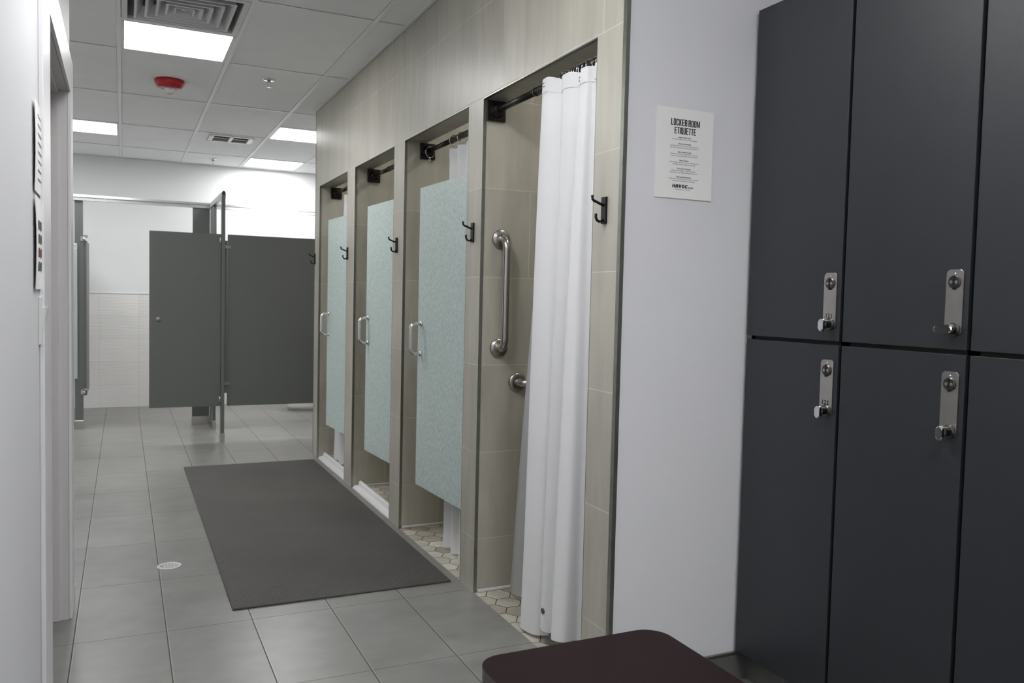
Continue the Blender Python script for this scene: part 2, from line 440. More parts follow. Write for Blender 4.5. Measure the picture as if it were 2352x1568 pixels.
# ---- tiled shower block: pillars that run back as partitions, the header above the openings
def tiled(name, bm):
    o = struct(name, bm, None, mats=[M['tile_front'], M['tile_side'], M['white']])
    by_normal(o, lambda n, c: 1 if abs(n.y) > .5 else 0)
    return o
bm = BM(); box(bm, XS, XB, YP + .012, OPEN[0][0], 0, 2.117); box(bm, XS, XB, YP + .012, OPEN[0][0], 2.117, ZC)
w = struct('wall_shower_end', bm, None, mats=[M['tile_front'], M['tile_side'], M['white'], M['tile_pillar']])
by_normal(w, lambda n, c: 2 if n.y < -.5 else (1 if n.y > .5 else (0 if c.z > 2.117 else 3)))
for i in range(3):
    bm = BM(); box(bm, XS, XB, OPEN[i][1], OPEN[i + 1][0], 0, ZC); tiled('wall_partition', bm)
bm = BM(); box(bm, XS, XB, OPEN[3][1], YE, 0, ZC); tiled('wall_partition', bm)
for a, b in OPEN:
    bm = BM(); box(bm, XS, XS + .128, a, b, OP_T, ZC); tiled('wall_header', bm)
bm = BM(); box(bm, XB, XR + .1, YP - .012, YE, 0, ZC); tiled('wall_shower_back', bm)
# white wall beside the lockers
bm = BM(); box(bm, XS + .003, XR, YP, YP + .0118, 0, ZC); struct('wall_white', bm, M['white'])
# ---- other walls
bm = BM(); box(bm, XFL - .12, XR + .1, YB, YB + .12, 0, ZC); struct('wall_back', bm, M['white_back'])
bm = BM(); box(bm, XFL, XR, YB - .012, YB, 0, 1.236); struct('wall_wainscot', bm, M['wains'])
bm = BM(); box(bm, XFL, XR, YB - .016, YB, 1.236, 1.250, .003); struct('trim_wainscot', bm, M['cove'])
bm = BM(); box(bm, XR, XR + .1, YE, YB, 0, ZC); struct('wall_right', bm, M['white_back'])
bm = BM(); box(bm, XR, XR + .1, YF, YP - .012, 0, ZC); struct('wall_lockers', bm, M['white'])
bm = BM(); box(bm, XFL - .12, XFL, YF, YB, 0, ZC); struct('wall_far_left', bm, M['white_back'])
bm = BM(); box(bm, XFL - .12, XR + .1, YF - .12, YF, 0, ZC); struct('wall_front', bm, M['white'])
D0, D1, DH = 2.58, 3.545, 2.010     # doorway in the wall beside the camera
DE = 3.70
bm = BM()
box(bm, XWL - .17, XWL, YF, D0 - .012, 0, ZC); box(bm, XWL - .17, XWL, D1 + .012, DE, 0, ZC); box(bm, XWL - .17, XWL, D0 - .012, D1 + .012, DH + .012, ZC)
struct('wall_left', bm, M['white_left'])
bm = BM(); box(bm, XFL, XWL - .17, DE - .12, DE, 0, ZC); struct('wall_return', bm, M['white_back'])
# door frame: casing on the wall face, jamb lining with stop
bm = BM()
box(bm, XWL, XWL + .012, 2.365, D0, 0, DH + .135, .003); box(bm, XWL, XWL + .012, D1, DE - .002, 0, DH + .135, .003); box(bm, XWL, XWL + .012, D0, D1, DH, DH + .135, .003)
c = struct('door_1_casing', bm, M['gloss_white'])
bm = BM()
box(bm, XWL - .17, XWL, D0 - .012, D0, 0, DH); box(bm, XWL - .17, XWL, D1, D1 + .012, 0, DH); box(bm, XWL - .17, XWL, D0, D1, DH, DH + .012)
box(bm, XWL - .085, XWL - .03, D1 - .012, D1, 0, DH, .002); box(bm, XWL - .085, XWL - .03, D0, D0 + .012, 0, DH, .002); box(bm, XWL - .085, XWL - .03, D0, D1, DH - .012, DH, .002)
struct('door_1_jamb', bm, M['jamb'])
bm = BM(); box(bm, XWL - .03, XWL + .0125, DE + .001, DE + .05, 0, .075, .002); struct('baseboard_left', bm, M['cove'])
# ---- tile base under the white wall
bm = BM(); box(bm, XS + .004, 1.925, YP - .009, YP, 0, .092); struct('baseboard_white', bm, M['base'])
bm = BM(); box(bm, XS + .004, 1.925, YP - .011, YP, .092, .101); struct('trim_base', bm, M['trim'])

# ---- metal edge trims of the tiling
T = .010
def trim(bm): return struct('trim_1', bm, M['trim'])
bm = BM(); box(bm, XS - .002, XS + .002, YP - .003, YP + .015, 0, ZC); box(bm, XS + .002, XS + .012, YP - .003, YP, 0, ZC); struct('trim_corner', bm, M['trim'])
for k, (a, b) in enumerate(OPEN):
    bm = BM()
    box(bm, XS - .0005, XS + .014, b - .0025, b, 0, OP_T); box(bm, XS - .0005, XS + .014, a, a + .0025, 0, OP_T)
    box(bm, XS - .0005, XS + .015, a, b, OP_T - .004, OP_T)
    struct('trim_opening', bm, M['trim'])
    bm = BM(); box(bm, XS + .016, XB, b - .012, b, 0, .014, .004); box(bm, XS + .016, XB, a, a + .012, 0, .014, .004)
    struct('trim_cove', bm, M['cove'])
bm = BM(); box(bm, XS - .0015, XS + .012, YE - .002, YE + .0015, 0, ZC); struct('trim_end', bm, M['trim'])

# ---- suspended ceiling
GX, GY, P = -.024, 5.519, .6096
xs = [GX + P * i for i in range(-5, 6)]
ys = [GY + 2 * P * j for j in range(-9, 5)]
LIGHTS = [(0, 0, -1, 'lit square panel light above the mat beside the large air vent'),
          (-1, 2, 0, 'lit square panel light over the open stall, cut off by the doorway wall'),
          (2, 1, 1, 'lit square panel light just past the end of the shower wall'),
          (2, 3, 0, 'lit square panel light close to the white back wall')]
# (column, row index of the lower grid line, which half) -> x0, y0
def cell(i, y0): return GX + P * i, y0
LPOS = [(GX, GY - P), (GX - P, GY + 4 * P), (GX + 2 * P, GY + 3 * P), (GX + 2 * P, GY + 6 * P)]
OFF = [(GX, GY - 6 * P), (GX + P, GY - 9 * P), (GX + 2 * P, GY - 11 * P), (GX - 3 * P, GY + 4 * P), (GX - 3 * P, GY + P), (GX + P, GY - 15 * P)]  # panels out of view; all but the first are added to brighten the room
VENT = (GX, GY - 2 * P)
holes = LPOS + OFF + [VENT]
GR = (GX + P + .135, GX + P + .135 + .365, 8.0, 8.33)
cm = BM(); tm = BM()
tw = .012
def in_open(x0, x1, y0, y1):
    return [h for h in holes if h[0] > x0 - .01 and h[0] < x1 - .01 and h[1] > y0 - .01 and h[1] < y1 - .01]
for i in range(len(xs) - 1):
    for j in range(len(ys) - 1):
        x0, x1, y0, y1 = xs[i], xs[i + 1], ys[j], ys[j + 1]
        hh = in_open(x0, x1, y0, y1)
        cells = [(y0, y1)] if not hh else [(y0, y0 + P), (y0 + P, y1)]
        if hh: box(tm, x0 + tw, x1 - tw, y0 + P - tw, y0 + P + tw, ZC, ZC + .004)
        for a, b in cells:
            if any(abs(h[0] - x0) < .01 and abs(h[1] - a) < .01 for h in hh): continue
            X0, X1, Y0, Y1 = x0 + tw + .001, x1 - tw - .001, a + tw + .003, b - tw - .003
            if X0 < GR[0] < X1 and Y0 < GR[2] < Y1:
                for q in ((X0, GR[0], Y0, Y1), (GR[1], X1, Y0, Y1), (GR[0], GR[1], Y0, GR[2]), (GR[0], GR[1], GR[3], Y1)):
                    if q[1] > q[0] and q[3] > q[2]: box(cm, *q, ZC + .005, ZC + .02)
            else: box(cm, X0, X1, Y0, Y1, ZC + .005, ZC + .02)
        box(tm, x0 + tw, x1 - tw, y0 - tw, y0 + tw, ZC, ZC + .004)
for x in xs: box(tm, x - tw, x + tw, ys[0], ys[-1], ZC, ZC + .004)
ce = struct('ceiling', cm, M['ceil'])
obj('ceiling_grid', tm, M['tee'], ce)
pm = BM(); box(pm, XFL - .2, XR + .2, YF - .2, YB + .2, ZC + .12, ZC + .16); obj('ceiling_backing', pm, M['backing'], ce)  # unseen dark slab added above so the tile gaps stay dark
bm = BM(); box(bm, XS - .022, XS, YP, YE, ZC - .002, ZC + .002); box(bm, XS - .002, XS, YP, YE, ZC - .002, ZC + .02)
box(bm, XFL, XR, YB - .022, YB, ZC - .002, ZC + .002)
struct('trim_ceiling', bm, M['tee'])

# ================================================================== CEILING FIXTURES
def light(x0, y0, label, group='square ceiling panel lights'):
    t = thing('ceiling_light', label, 'ceiling light', (x0 + P / 2, y0 + P / 2, ZC), 0, group)
    h = P / 2 - tw
    bm = BM()
    for a in (0, 1, 2, 3):
        b2 = BM(); box(b2, -h, h, -h, -h + .018, -.001, .012, .002)
        xform(b2, Matrix.Rotation(a * pi / 2, 4, 'Z')); me = bpy.data.meshes.new('t'); b2.to_mesh(me); bm.from_mesh(me); b2.free(); bpy.data.meshes.remove(me)
    obj('frame', bm, M['plastic_white'], t)
    bm = BM(); box(bm, -h + .014, h - .014, -h + .014, h - .014, .003, .008)
    obj('diffuser', bm, M['lamp'], t)
    bm = BM(); box(bm, -h, h, -h, h, .014, .06, .004); obj('housing', bm, M['duct'], t)
    return t
for (x, y), (_, _, _, lab) in zip(LPOS, LIGHTS): light(x, y, lab)
OFFLAB = ['lit square panel light over the floor in front of the first shower', 'added unseen panel light behind the bench on the doorway side',
          'added unseen panel light behind the bench over the lockers', 'added unseen panel light in the far corner behind the doorway wall', 'added unseen panel light on the far side of the doorway wall, nearer the door', 'added unseen panel light at the back of the locker room']
for (x, y), lab in zip(OFF, OFFLAB): light(x, y, lab)

# shower downlights (one per shower)
def downlight(x, y, label):
    t = thing('shower_downlight', label, 'ceiling light', (x, y, ZC), 0, 'shower downlights')
    bm = BM(); lathe(bm, (0, 0, 0), (0, 0, -1), [(.085, -.004), (.085, .004), (.078, .007), (.062, .004), (.062, -.004)]); obj('rim', bm, M['plastic_white'], t)
    bm = BM(); lathe(bm, (0, 0, 0), (0, 0, -1), [(.06, -.003), (.06, .002)]); obj('lens', bm, M['lamp2'], t)
for k, (a, b) in enumerate(OPEN):
    downlight(2.12, (a + b) / 2, 'round downlight in the %s shower stall counting from the lockers' % ('first', 'second', 'third', 'fourth')[k])

# large square air diffuser
t = thing('air_vent', 'large white louvred square air vent in the ceiling beside the panel light', 'vent', (VENT[0] + P / 2, VENT[1] + P / 2, ZC))
def sq_ring(bm, h_in, h_out, z0, z1, flare=0.):
    a = [(-h_in, -h_in), (h_in, -h_in), (h_in, h_in), (-h_in, h_in)]
    def lp(h, z): return [bm.verts.new((sx * h, sy * h, z)) for sx, sy in ((-1, -1), (1, -1), (1, 1), (-1, 1))]
    A, B = lp(h_in - flare, z1), lp(h_out - flare, z1); C_, D_ = lp(h_in, z0), lp(h_out, z0)
    for i in range(4):
        j = (i + 1) % 4
        for q in ((A[i], A[j], B[j], B[i]), (C_[i], D_[i], D_[j], C_[j]), (A[i], C_[i], C_[j], A[j]), (B[i], B[j], D_[j], D_[i])): bm.faces.new(q)
bm = BM(); sq_ring(bm, .262, .29, -.004, .012); obj('frame', bm, M['vent'], t)
for h in (.232, .182, .132, .088):
    bm = BM(); sq_ring(bm, h - .012, h, -.010, .050, .030); obj('louver', bm, M['vent'], t)
bm = BM(); sq_ring(bm, .040, .048, -.010, .045, .012); box(bm, -.012, .012, -.012, .012, .0, .01, .003); obj('core', bm, M['vent'], t)
bm = BM(); sq_ring(bm, .262, .275, .012, .11); box(bm, -.262, .262, -.262, .262, .105, .11); obj('neck', bm, M['duct'], t)

# small exhaust grille
t = thing('exhaust_grille', 'small rectangular exhaust grille with two dark openings in the ceiling', 'vent', ((GR[0] + GR[1]) / 2, (GR[2] + GR[3]) / 2, ZC))
w_, h_ = (GR[1] - GR[0]) / 2, (GR[3] - GR[2]) / 2
bm = BM()
for q in ((-w_ - .012, w_ + .012, -h_ - .012, -h_ + .03), (-w_ - .012, w_ + .012, h_ - .03, h_ + .012), (-w_ - .012, -w_ + .03, -h_, h_), (w_ - .03, w_ + .012, -h_, h_), (-.015, .015, -h_, h_)):
    box(bm, *q, -.008, .004, .002)
obj('frame', bm, M['plastic_white'], t)
bm = BM(); box(bm, -w_, w_, -.005, .005, -.004, .006); obj('bar', bm, M['plastic_white'], t)
bm = BM(); box(bm, -w_, w_, -h_, h_, .05, .055); obj('back', bm, M['duct'], t)

# fire alarm strobe
t = thing('fire_alarm', 'round red fire alarm with a clear strobe dome on the ceiling', 'fire alarm', (.285, 6.17, ZC + .005))
bm = BM(); lathe(bm, (0, 0, 0), (0, 0, -1), [(.094, 0), (.097, .008), (.092, .035), (.080, .05), (.06, .055), (0, .056)], 40); obj('housing', bm, M['red'], t)
bm = BM(); lathe(bm, (0, -.006, -.054), (0, 0, -1), [(.034, 0), (.034, .014), (.029, .032), (.016, .042), (0, .045)], 24); obj('strobe_dome', bm, M['clear'], t)
bm = BM(); lathe(bm, (0, -.006, -.055), (0, 0, -1), [(.02, 0), (.016, .012), (.004, .02), (.004, .03), (0, .031)], 16); obj('flash_tube', bm, M['chrome'], t)
bm = text_mesh([('FIRE', .022, 1, .0006, 0, 0, 1, 0)])
for sx in (-1, 1):
    b2 = bm.copy(); xform(b2, Matrix.Translation((sx * .055, -.02, -.0572)) @ Matrix.Rotation(pi, 4, 'X')); obj('lettering', b2, M['plastic_white'], t)
bm.free()

def sprinkler(x, y, label):
    t = thing('fire_sprinkler', label, 'sprinkler', (x, y, ZC + .005), 0, 'ceiling sprinklers')
    bm = BM(); lathe(bm, (0, 0, 0), (0, 0, -1), [(.042, 0), (.042, .003), (.036, .008), (.017, .009), (.0, .009)], 28); obj('escutcheon', bm, M['chrome'], t)
    bm = BM(); lathe(bm, (0, 0, -.008), (0, 0, -1), [(.012, 0), (.012, .012), (.007, .016), (0, .016)], 16)
    for s in (-1, 1): tube(bm, [(s * .009, 0, -.02), (s * .011, 0, -.034), (s * .003, 0, -.048)], .0022, 8)
    obj('body', bm, M['steel'], t)
    bm = BM(); lathe(bm, (0, 0, -.048), (0, 0, -1), [(.0, 0), (.014, .002), (.014, .004), (0, .004)], 16); obj('deflector', bm, M['chrome'], t)
sprinkler(.885, 5.80, 'chrome sprinkler head on the ceiling beside the red fire alarm')
sprinkler(.873, 9.50, 'small sprinkler head on the ceiling close to the back wall')

# ================================================================== SHOWER FITTINGS
ORD = ('first', 'second', 'third', 'fourth', 'fifth')
def shower_rod(k, x):
    a, b = OPEN[k]
    t = thing('shower_rod', 'dark bronze curtain rod across the %s shower opening counting from the lockers' % ORD[k], 'curtain rod', (x, (a + b) / 2, 2.0635), 0, 'dark shower curtain rods')
    h = (b - a) / 2
    mid = .08
    bm = BM(); tube(bm, [(0, -h + .02, 0), (0, mid, 0)], .0150, 20); obj('rod', bm, M['bronze'], t)
    bm = BM(); tube(bm, [(0, mid - .02, 0), (0, h - .02, 0)], .0128, 20); lathe(bm, (0, mid - .012, 0), (0, 1, 0), [(.0128, 0), (.0162, .002), (.0162, .02), (.0128, .024)], 20); obj('inner_rod', bm, M['bronze'], t)
    for s in (-1, 1):
        bm = BM(); box(bm, -.043, .043, min(s * h, s * (h - .014)), max(s * h, s * (h - .014)), -.043, .043, .003); fl = obj('flange', bm, M['bronze'], t)
        bm = BM(); lathe(bm, (0, s * (h - .012), 0), (0, -s, 0), [(.031, 0), (.031, .006), (.024, .014), (.021, .034), (.0165, .036)], 24); obj('collar', bm, M['bronze'], fl)
RODX = [1.426, 1.497, 1.494, 1.497]
for k in range(4): shower_rod(k, RODX[k])

def ring_bm(r=.0275, tilt=0., drop=.034):
    bm = BM()
    pts = [(r * cos(a), 0, r * sin(a) - .0095) for a in [pi * 2 * i / 26 for i in range(26)]]
    tube(bm, pts, .0017, 8, closed=True)
    return bm
def curtain_ring(x, y, rz, tilt, label, group):
    t = thing('curtain_ring', label, 'curtain ring', (x, y, 2.0635), rz, group)
    t.rotation_euler = (tilt, 0, rz)
    obj('loop', ring_bm(), M['chrome'], t)
    bm = BM(); r = .0275
    for i in range(7):
        a = pi * .32 + i * pi * .36 / 6
        bmesh.ops.create_icosphere(bm, subdivisions=1, radius=.0032, matrix=Matrix.Translation((r * cos(a), 0, r * sin(a) - .0095)))
    obj('roller_bead', bm, M['chrome'], t)
    bm = BM()
    for s in (-1, 1):
        tube(bm, [(s * .002, 0, -.034), (s * .006, s * .003, -.040), (s * .007, s * .005, -.058), (s * .003, s * .006, -.068), (s * -.004, s * .006, -.066)], .0016, 8)
        bmesh.ops.create_icosphere(bm, subdivisions=1, radius=.003, matrix=Matrix.Translation((s * -.004, s * .006, -.064)))
    obj('hook', bm, M['chrome'], t)
CNT = ('first', 'second', 'third', 'fourth', 'fifth', 'sixth', 'seventh', 'eighth', 'ninth', 'tenth', 'eleventh', 'twelfth')
ry = [2.72, 2.630, 2.600, 2.553, 2.536, 2.519, 2.502, 2.486, 2.468, 2.440, 2.408, 2.380]
for i, y in enumerate(ry):
    curtain_ring(RODX[0], y, random.uniform(-.25, .25), random.uniform(-.15, .15), '%s wire ring above the wide white curtain, counting from its free edge' % CNT[i], 'rings of the wide white curtain')
for i, y in enumerate([4.265, 3.895, 3.80]):
    curtain_ring(RODX[1], y, (.15, -.2, .1)[i], (.1, .05, -.1)[i], ('lone wire curtain ring hanging empty beside the rod flange of the second shower', 'wire curtain ring holding the free corner of the second shower curtain', 'wire curtain ring just inside the free corner of the second shower curtain')[i], 'rings of the second shower rod')

def sheet(bm, path_fn, nz, ns, z_top, z_bot):
    """path_fn(s, t) -> (x, y); t = 0 top .. 1 bottom; z_top(s), z_bot(s)"""
    rows = []
    for i in range(nz + 1):
        t_ = i / nz; row = []
        for j in range(ns + 1):
            s = j / ns
            x, y = path_fn(s, t_)
            row.append(bm.verts.new((x, y, z_top(s) + (z_bot(s) - z_top(s)) * t_)))
        rows.append(row)
    for i in range(nz):
        for j in range(ns):
            f = bm.faces.new((rows[i][j], rows[i][j + 1], rows[i + 1][j + 1], rows[i + 1][j])); f.smooth = True
    return bm
def lerp(a, b, t): return a + (b - a) * t
def poly_path(pts):
    """smooth interpolation through plan points"""
    n = len(pts) - 1
    def f(s):
        q = min(s * n, n - 1e-6); i = int(q); u_ = q - i
        p0, p1, p2, p3 = pts[max(i - 1, 0)], pts[i], pts[i + 1], pts[min(i + 2, n)]
        return tuple(.5 * ((2 * b) + (-a + c) * u_ + (2 * a - 5 * b + 4 * c - d) * u_ ** 2 + (-a + 3 * b - 3 * c + d) * u_ ** 3) for a, b, c, d in zip(p0, p1, p2, p3))
    return f
def thicken(o, th):
    md = o.modifiers.new('thickness', 'SOLIDIFY'); md.thickness = th; md.offset = 0; md.use_rim = False

# wide curtain of the first shower
t = thing('shower_curtain', 'wide white curtain bunched at the side of the first shower, its hem on hexagon tiles', 'shower curtain', (0, 0, 0), 0, 'white shower curtains')
cx0 = RODX[0]
top = poly_path([(1.394, 2.735), (1.384, 2.715), (1.384, 2.67), (1.396, 2.63), (1.405, 2.60), (1.392, 2.585), (1.384, 2.56), (1.388, 2.51), (1.402, 2.475), (1.406, 2.455),
                 (1.388, 2.45), (1.382, 2.435), (1.384, 2.40), (1.398, 2.385), (1.405, 2.37), (1.39, 2.355), (1.388, 2.33)])
def step(s, a, w): return min(1, max(0, (s - a) / w))
def zt1(s): return 2.066 + .006 * sin(pi * min(1, s / .26)) - .022 * step(s, .12, .14) + .008 * step(s, .29, .03) - .032 * step(s, .42, .2) + .022 * step(s, .635, .025)
bot = poly_path([(cx0 - .018, 2.835), (cx0 - .044, 2.80), (cx0 - .04, 2.74), (cx0 - .02, 2.70), (cx0 + .02, 2.68), (cx0 - .02, 2.668), (cx0 - .035, 2.63), (cx0 - .02, 2.60), (cx0 + .03, 2.57), (cx0 + .02, 2.535),
                 (cx0 - .05, 2.525), (cx0 - .075, 2.49), (cx0 - .05, 2.455), (cx0 + .0, 2.45), (cx0 + .02, 2.42), (cx0 - .01, 2.40), (cx0 - .01, 2.36)])
def p1(s, t_):
    a, b = top(s), bot(s); e = t_ ** .9
    return lerp(a[0], b[0], e), lerp(a[1], b[1], e) + .006 * sin(9 * s + 5 * t_)
bm = BM(); sheet(bm, p1, 60, 160, zt1, lambda s: .014 + .046 * min(1, max(0, (s - .24) / .1)) + .03 * min(1, max(0, (s - .55) / .12)))
o = obj('curtain', bm, M['cloth'], t); thicken(o, .0012)
# hem band and grommets
bm = BM(); sheet(bm, lambda s, t_: (p1(s, t_ * .02)[0] - .0022, p1(s, t_ * .02)[1]), 3, 160, lambda s: zt1(s) + .0005, lambda s: zt1(s) - .05)
o = obj('hem', bm, M['cloth'], t); thicken(o, .0012)
for s_ in (.085, .49):
    q = p1(s_, .01); bm = BM(); lathe(bm, (q[0] - .002, q[1], zt1(s_) - .022), (-1, 0, .0), [(.005, 0), (.0085, .0), (.0085, .0025), (.005, .0035), (.005, 0)], 18); obj('grommet', bm, M['steel'], t)
q = p1(.375, .93); bm = BM(); lathe(bm, (q[0] - .0, q[1], .135), (-1, 0, 0), [(.0, -.004), (.0105, -.004), (.0105, .003), (.008, .005), (0, .005)], 20); obj('hem_magnet', bm, M['ink_grey'], t)
# liner layer behind
ltop = poly_path([(1.50, 2.80), (1.47, 2.74), (1.50, 2.68), (1.475, 2.60), (1.50, 2.50), (1.48, 2.42), (1.50, 2.36)])
lbot = poly_path([(1.53, 3.205), (1.50, 3.12), (1.54, 3.02), (1.50, 2.90), (1.53, 2.75), (1.50, 2.58), (1.51, 2.40)])
def lp_(s, t_):
    a, b = ltop(s), lbot(s); e = min(1, max(0, (t_ * 1.0))) ** .62
    return lerp(a[0], b[0], e), lerp(a[1], b[1], e)
bm = BM(); sheet(bm, lp_, 50, 80, lambda s: 1.99, lambda s: .018)
o = obj('liner', bm, M['liner'], t); thicken(o, .001)

def small_curtain(k, y0t, y1t, y0b, y1b, zb, label):
    t = thing('shower_curtain', label, 'shower curtain', (0, 0, 0), 0, 'white shower curtains')
    n = 4; x = RODX[k]
    tp = poly_path([(x + (.028 if i % 2 else -.028), lerp(y0t, y1t, i / (2 * n))) for i in range(2 * n + 1)])
    bt = poly_path([(x + (.032 if i % 2 else -.034), lerp(y0b, y1b, i / (2 * n))) for i in range(2 * n + 1)])
    def pf(s, t_):
        a, b = tp(s), bt(s); return lerp(a[0], b[0], t_), lerp(a[1], b[1], t_)
    bm = BM(); sheet(bm, pf, 40, 140, lambda s: 2.012, lambda s: zb); o = obj('curtain', bm, M['cloth'], t); thicken(o, .0012)
    bm = BM(); sheet(bm, lambda s, t_: (pf(s, t_ * .02)[0] - .002, pf(s, t_ * .02)[1]), 2, 140, lambda s: 2.0125, lambda s: 1.965); o = obj('hem', bm, M['cloth'], t); thicken(o, .0012)
small_curtain(1, 3.895, 3.43, 3.865, 3.44, .012, 'white shower curtain drawn aside behind the glass door of the second shower')
small_curtain(3, 6.06, 5.60, 6.27, 5.62, .012, 'white shower curtain hanging below the glass door of the shower farthest from the lockers')

# frosted glass doors
def glass_door(k, hx, wd, ang, label):
    a, b = OPEN[k]
    t = thing('shower_door', label, 'shower door', (hx, a + .003, .31), ang, 'frosted teal glass shower doors')
    z = 1.515
    bm = BM(); box(bm, -.005, .005, 0, wd, 0, z, .001, 1); obj('glass_pane', bm, M['glass'], t)
    yh = wd - .045
    hz = [(.675), (.828)]
    bm = BM()
    for s in (-1, 1):
        X = s * .062
        pts = [(s * .006, yh, hz[0])]
        for i in range(7):
            q = pi / 2 * i / 6; r = .028
            pts.append((X - s * r + s * r * sin(q), yh, hz[0] + r - r * cos(q)))
        for i in range(7):
            q = pi / 2 * i / 6; r = .028
            pts.append((X - s * r + s * r * cos(q), yh, hz[1] - r + r * sin(q)))
        pts.append((s * .006, yh, hz[1]))
        tube(bm, pts, .0085, 14)
    h = obj('pull_handle', bm, M['chrome'], t)
    for zz in hz:
        bm = BM()
        for s in (-1, 1): lathe(bm, (s * .005, yh, zz), (s, 0, 0), [(.014, 0), (.014, .004), (.010, .007), (.0085, .007)], 18)
        obj('washer', bm, M['chrome'], h)
    for zz in (.22, z - .22):
        bm = BM(); box(bm, .0052, .016, .0, .030, zz - .04, zz + .04, .002); obj('hinge', bm, M['chrome'], t)
glass_door(1, 1.398, .625, radians(2.6), 'teal frosted glass door of the second shower, next to the curtained shower')
glass_door(2, 1.398, .535, radians(2.8), 'teal frosted glass door of the middle glass-doored shower')
glass_door(3, 1.398, .55, radians(2.8), 'teal frosted glass door of the shower at the far end of the tiled wall')

# robe hooks on the pillars
def robe_hook(y, label):
    t = thing('robe_hook', label, 'hook', (XS, y, 1.556), 0, 'black robe hooks on the pillars')
    bm = BM(); box(bm, -.008, 0, -.0135, .0135, -.042, .042, .0015); obj('plate', bm, M['black'], t)
    bm = BM(); tube(bm, [(-.006, 0, .016), (-.018, 0, .019), (-.030, 0, .024), (-.042, 0, .028), (-.047, 0, .032), (-.048, 0, .040)], .0042, 10)
    bmesh.ops.create_uvsphere(bm, u_segments=10, v_segments=8, radius=.0048, matrix=Matrix.Translation((-.048, 0, .041))); obj('upper_prong', bm, M['black'], t, True)
    bm = BM(); tube(bm, [(-.006, 0, -.029), (-.014, 0, -.035), (-.022, 0, -.036), (-.030, 0, -.031), (-.034, 0, -.022), (-.0335, 0, -.016)], .0042, 10)
    bmesh.ops.create_uvsphere(bm, u_segments=10, v_segments=8, radius=.0048, matrix=Matrix.Translation((-.0335, 0, -.0155))); obj('lower_prong', bm, M['black'], t, True)
for y, lab in [(2.243, 'black double robe hook on the tiled pillar beside the white wall'), (3.327, 'black double robe hook on the pillar between the wide curtain and the nearest glass door'),
               (4.428, 'black double robe hook on the pillar after the second shower'), (5.537, 'black double robe hook on the pillar before the last shower'), (6.583, 'black double robe hook on the far end of the tiled shower wall')]:
    robe_hook(y, lab)

# grab bars on the far side wall of the first shower
def arc(c, a, b, r, n=8): return [Vector(c) + a * (r * cos(pi / 2 * i / n)) + b * (r * sin(pi / 2 * i / n)) for i in range(n + 1)]
def grab_bar(p0, p1, label, off=.062):
    p0, p1 = Vector(p0), Vector(p1)
    t = thing('grab_bar', label, 'grab bar', p0, 0, 'steel grab bars')
    d = p1 - p0; ln = d.length; d.normalize(); n_ = Vector((0, -1, 0)); r = .045; z = Vector((0, 0, 0))
    pts = [z + n_ * .0]
    c0 = n_ * (off - r) + d * r
    pts += [c0 - d * (r * cos(pi / 2 * i / 8)) + n_ * (r * sin(pi / 2 * i / 8)) for i in range(9)]
    c1 = n_ * (off - r) + d * (ln - r)
    pts += [c1 + d * (r * sin(pi / 2 * i / 8)) + n_ * (r * cos(pi / 2 * i / 8)) for i in range(9)]
    pts += [d * ln]
    bm = BM(); tube(bm, pts, .0165, 20); obj('bar', bm, M['steel'], t)
    for q in (z, d * ln):
        bm = BM(); lathe(bm, q, n_, [(.041, 0), (.041, .006), (.036, .011), (.019, .013)], 32); obj('flange', bm, M['steel'], t)
grab_bar((1.464, OPEN[0][1], 1.527), (1.464, OPEN[0][1], 1.06), 'vertical brushed steel grab bar on the tiled side wall of the first shower')
grab_bar((1.556, OPEN[0][1], .911), (2.35, OPEN[0][1], .911), 'horizontal steel grab bar running behind the wide white curtain')

# white water dams across two thresholds
def water_dam(k, label):
    a, b = OPEN[k]
    t = tag(obj('water_dam', prism(BM(), [(XS + .006, a + .016, 0.0), (XS + .066, a + .016, 0.0), (XS + .066, a + .016, .042), (XS + .056, a + .016, .044), (XS + .048, a + .016, .036), (XS + .044, a + .016, .014), (XS + .008, a + .016, .007)], (0, b - a - .032, 0)), M['plastic_white']), label, 'shower threshold', 'white shower thresholds')
water_dam(2, 'white plastic water dam along the threshold of the third shower')
water_dam(3, 'white plastic water dam along the threshold of the farthest shower')

# ================================================================== FLOOR THINGS
bm = BM()
box(bm, 0, .934, 0, 2.962, 0, .008, .003)
o = obj('floor_mat', bm, M['mat']); o.location = (.396, 3.405, 0); tag(o, 'long dark grey woven mat on the tile floor along the showers', 'mat')
t = thing('floor_drain', 'round metal drain grate set in the floor tile beside the mat', 'drain', (.193, 4.082, 0))
bm = BM(); lathe(bm, (0, 0, 0), (0, 0, 1), [(.054, 0), (.054, .0015), (.051, .003), (.034, .003), (.034, .001)], 40); obj('rim', bm, M['drain'], t)
bm = BM(); lathe(bm, (0, 0, 0), (0, 0, 1), [(.036, 0), (.036, .0008)], 32); obj('well', bm, M['hole'], t)
bm = BM()
for i in range(-2, 4):
    q = (i - .5) * .0135; hl = math.sqrt(max(0, .035 ** 2 - q * q))
    box(bm, q - .0026, q + .0026, -hl, hl, .001, .003)
for i in range(-4, 5):
    q = i * .0084; hl = math.sqrt(max(0, .035 ** 2 - q * q))
    box(bm, -hl, hl, q - .0020, q + .0020, .001, .0029)
obj('grate', bm, M['drain'], t)

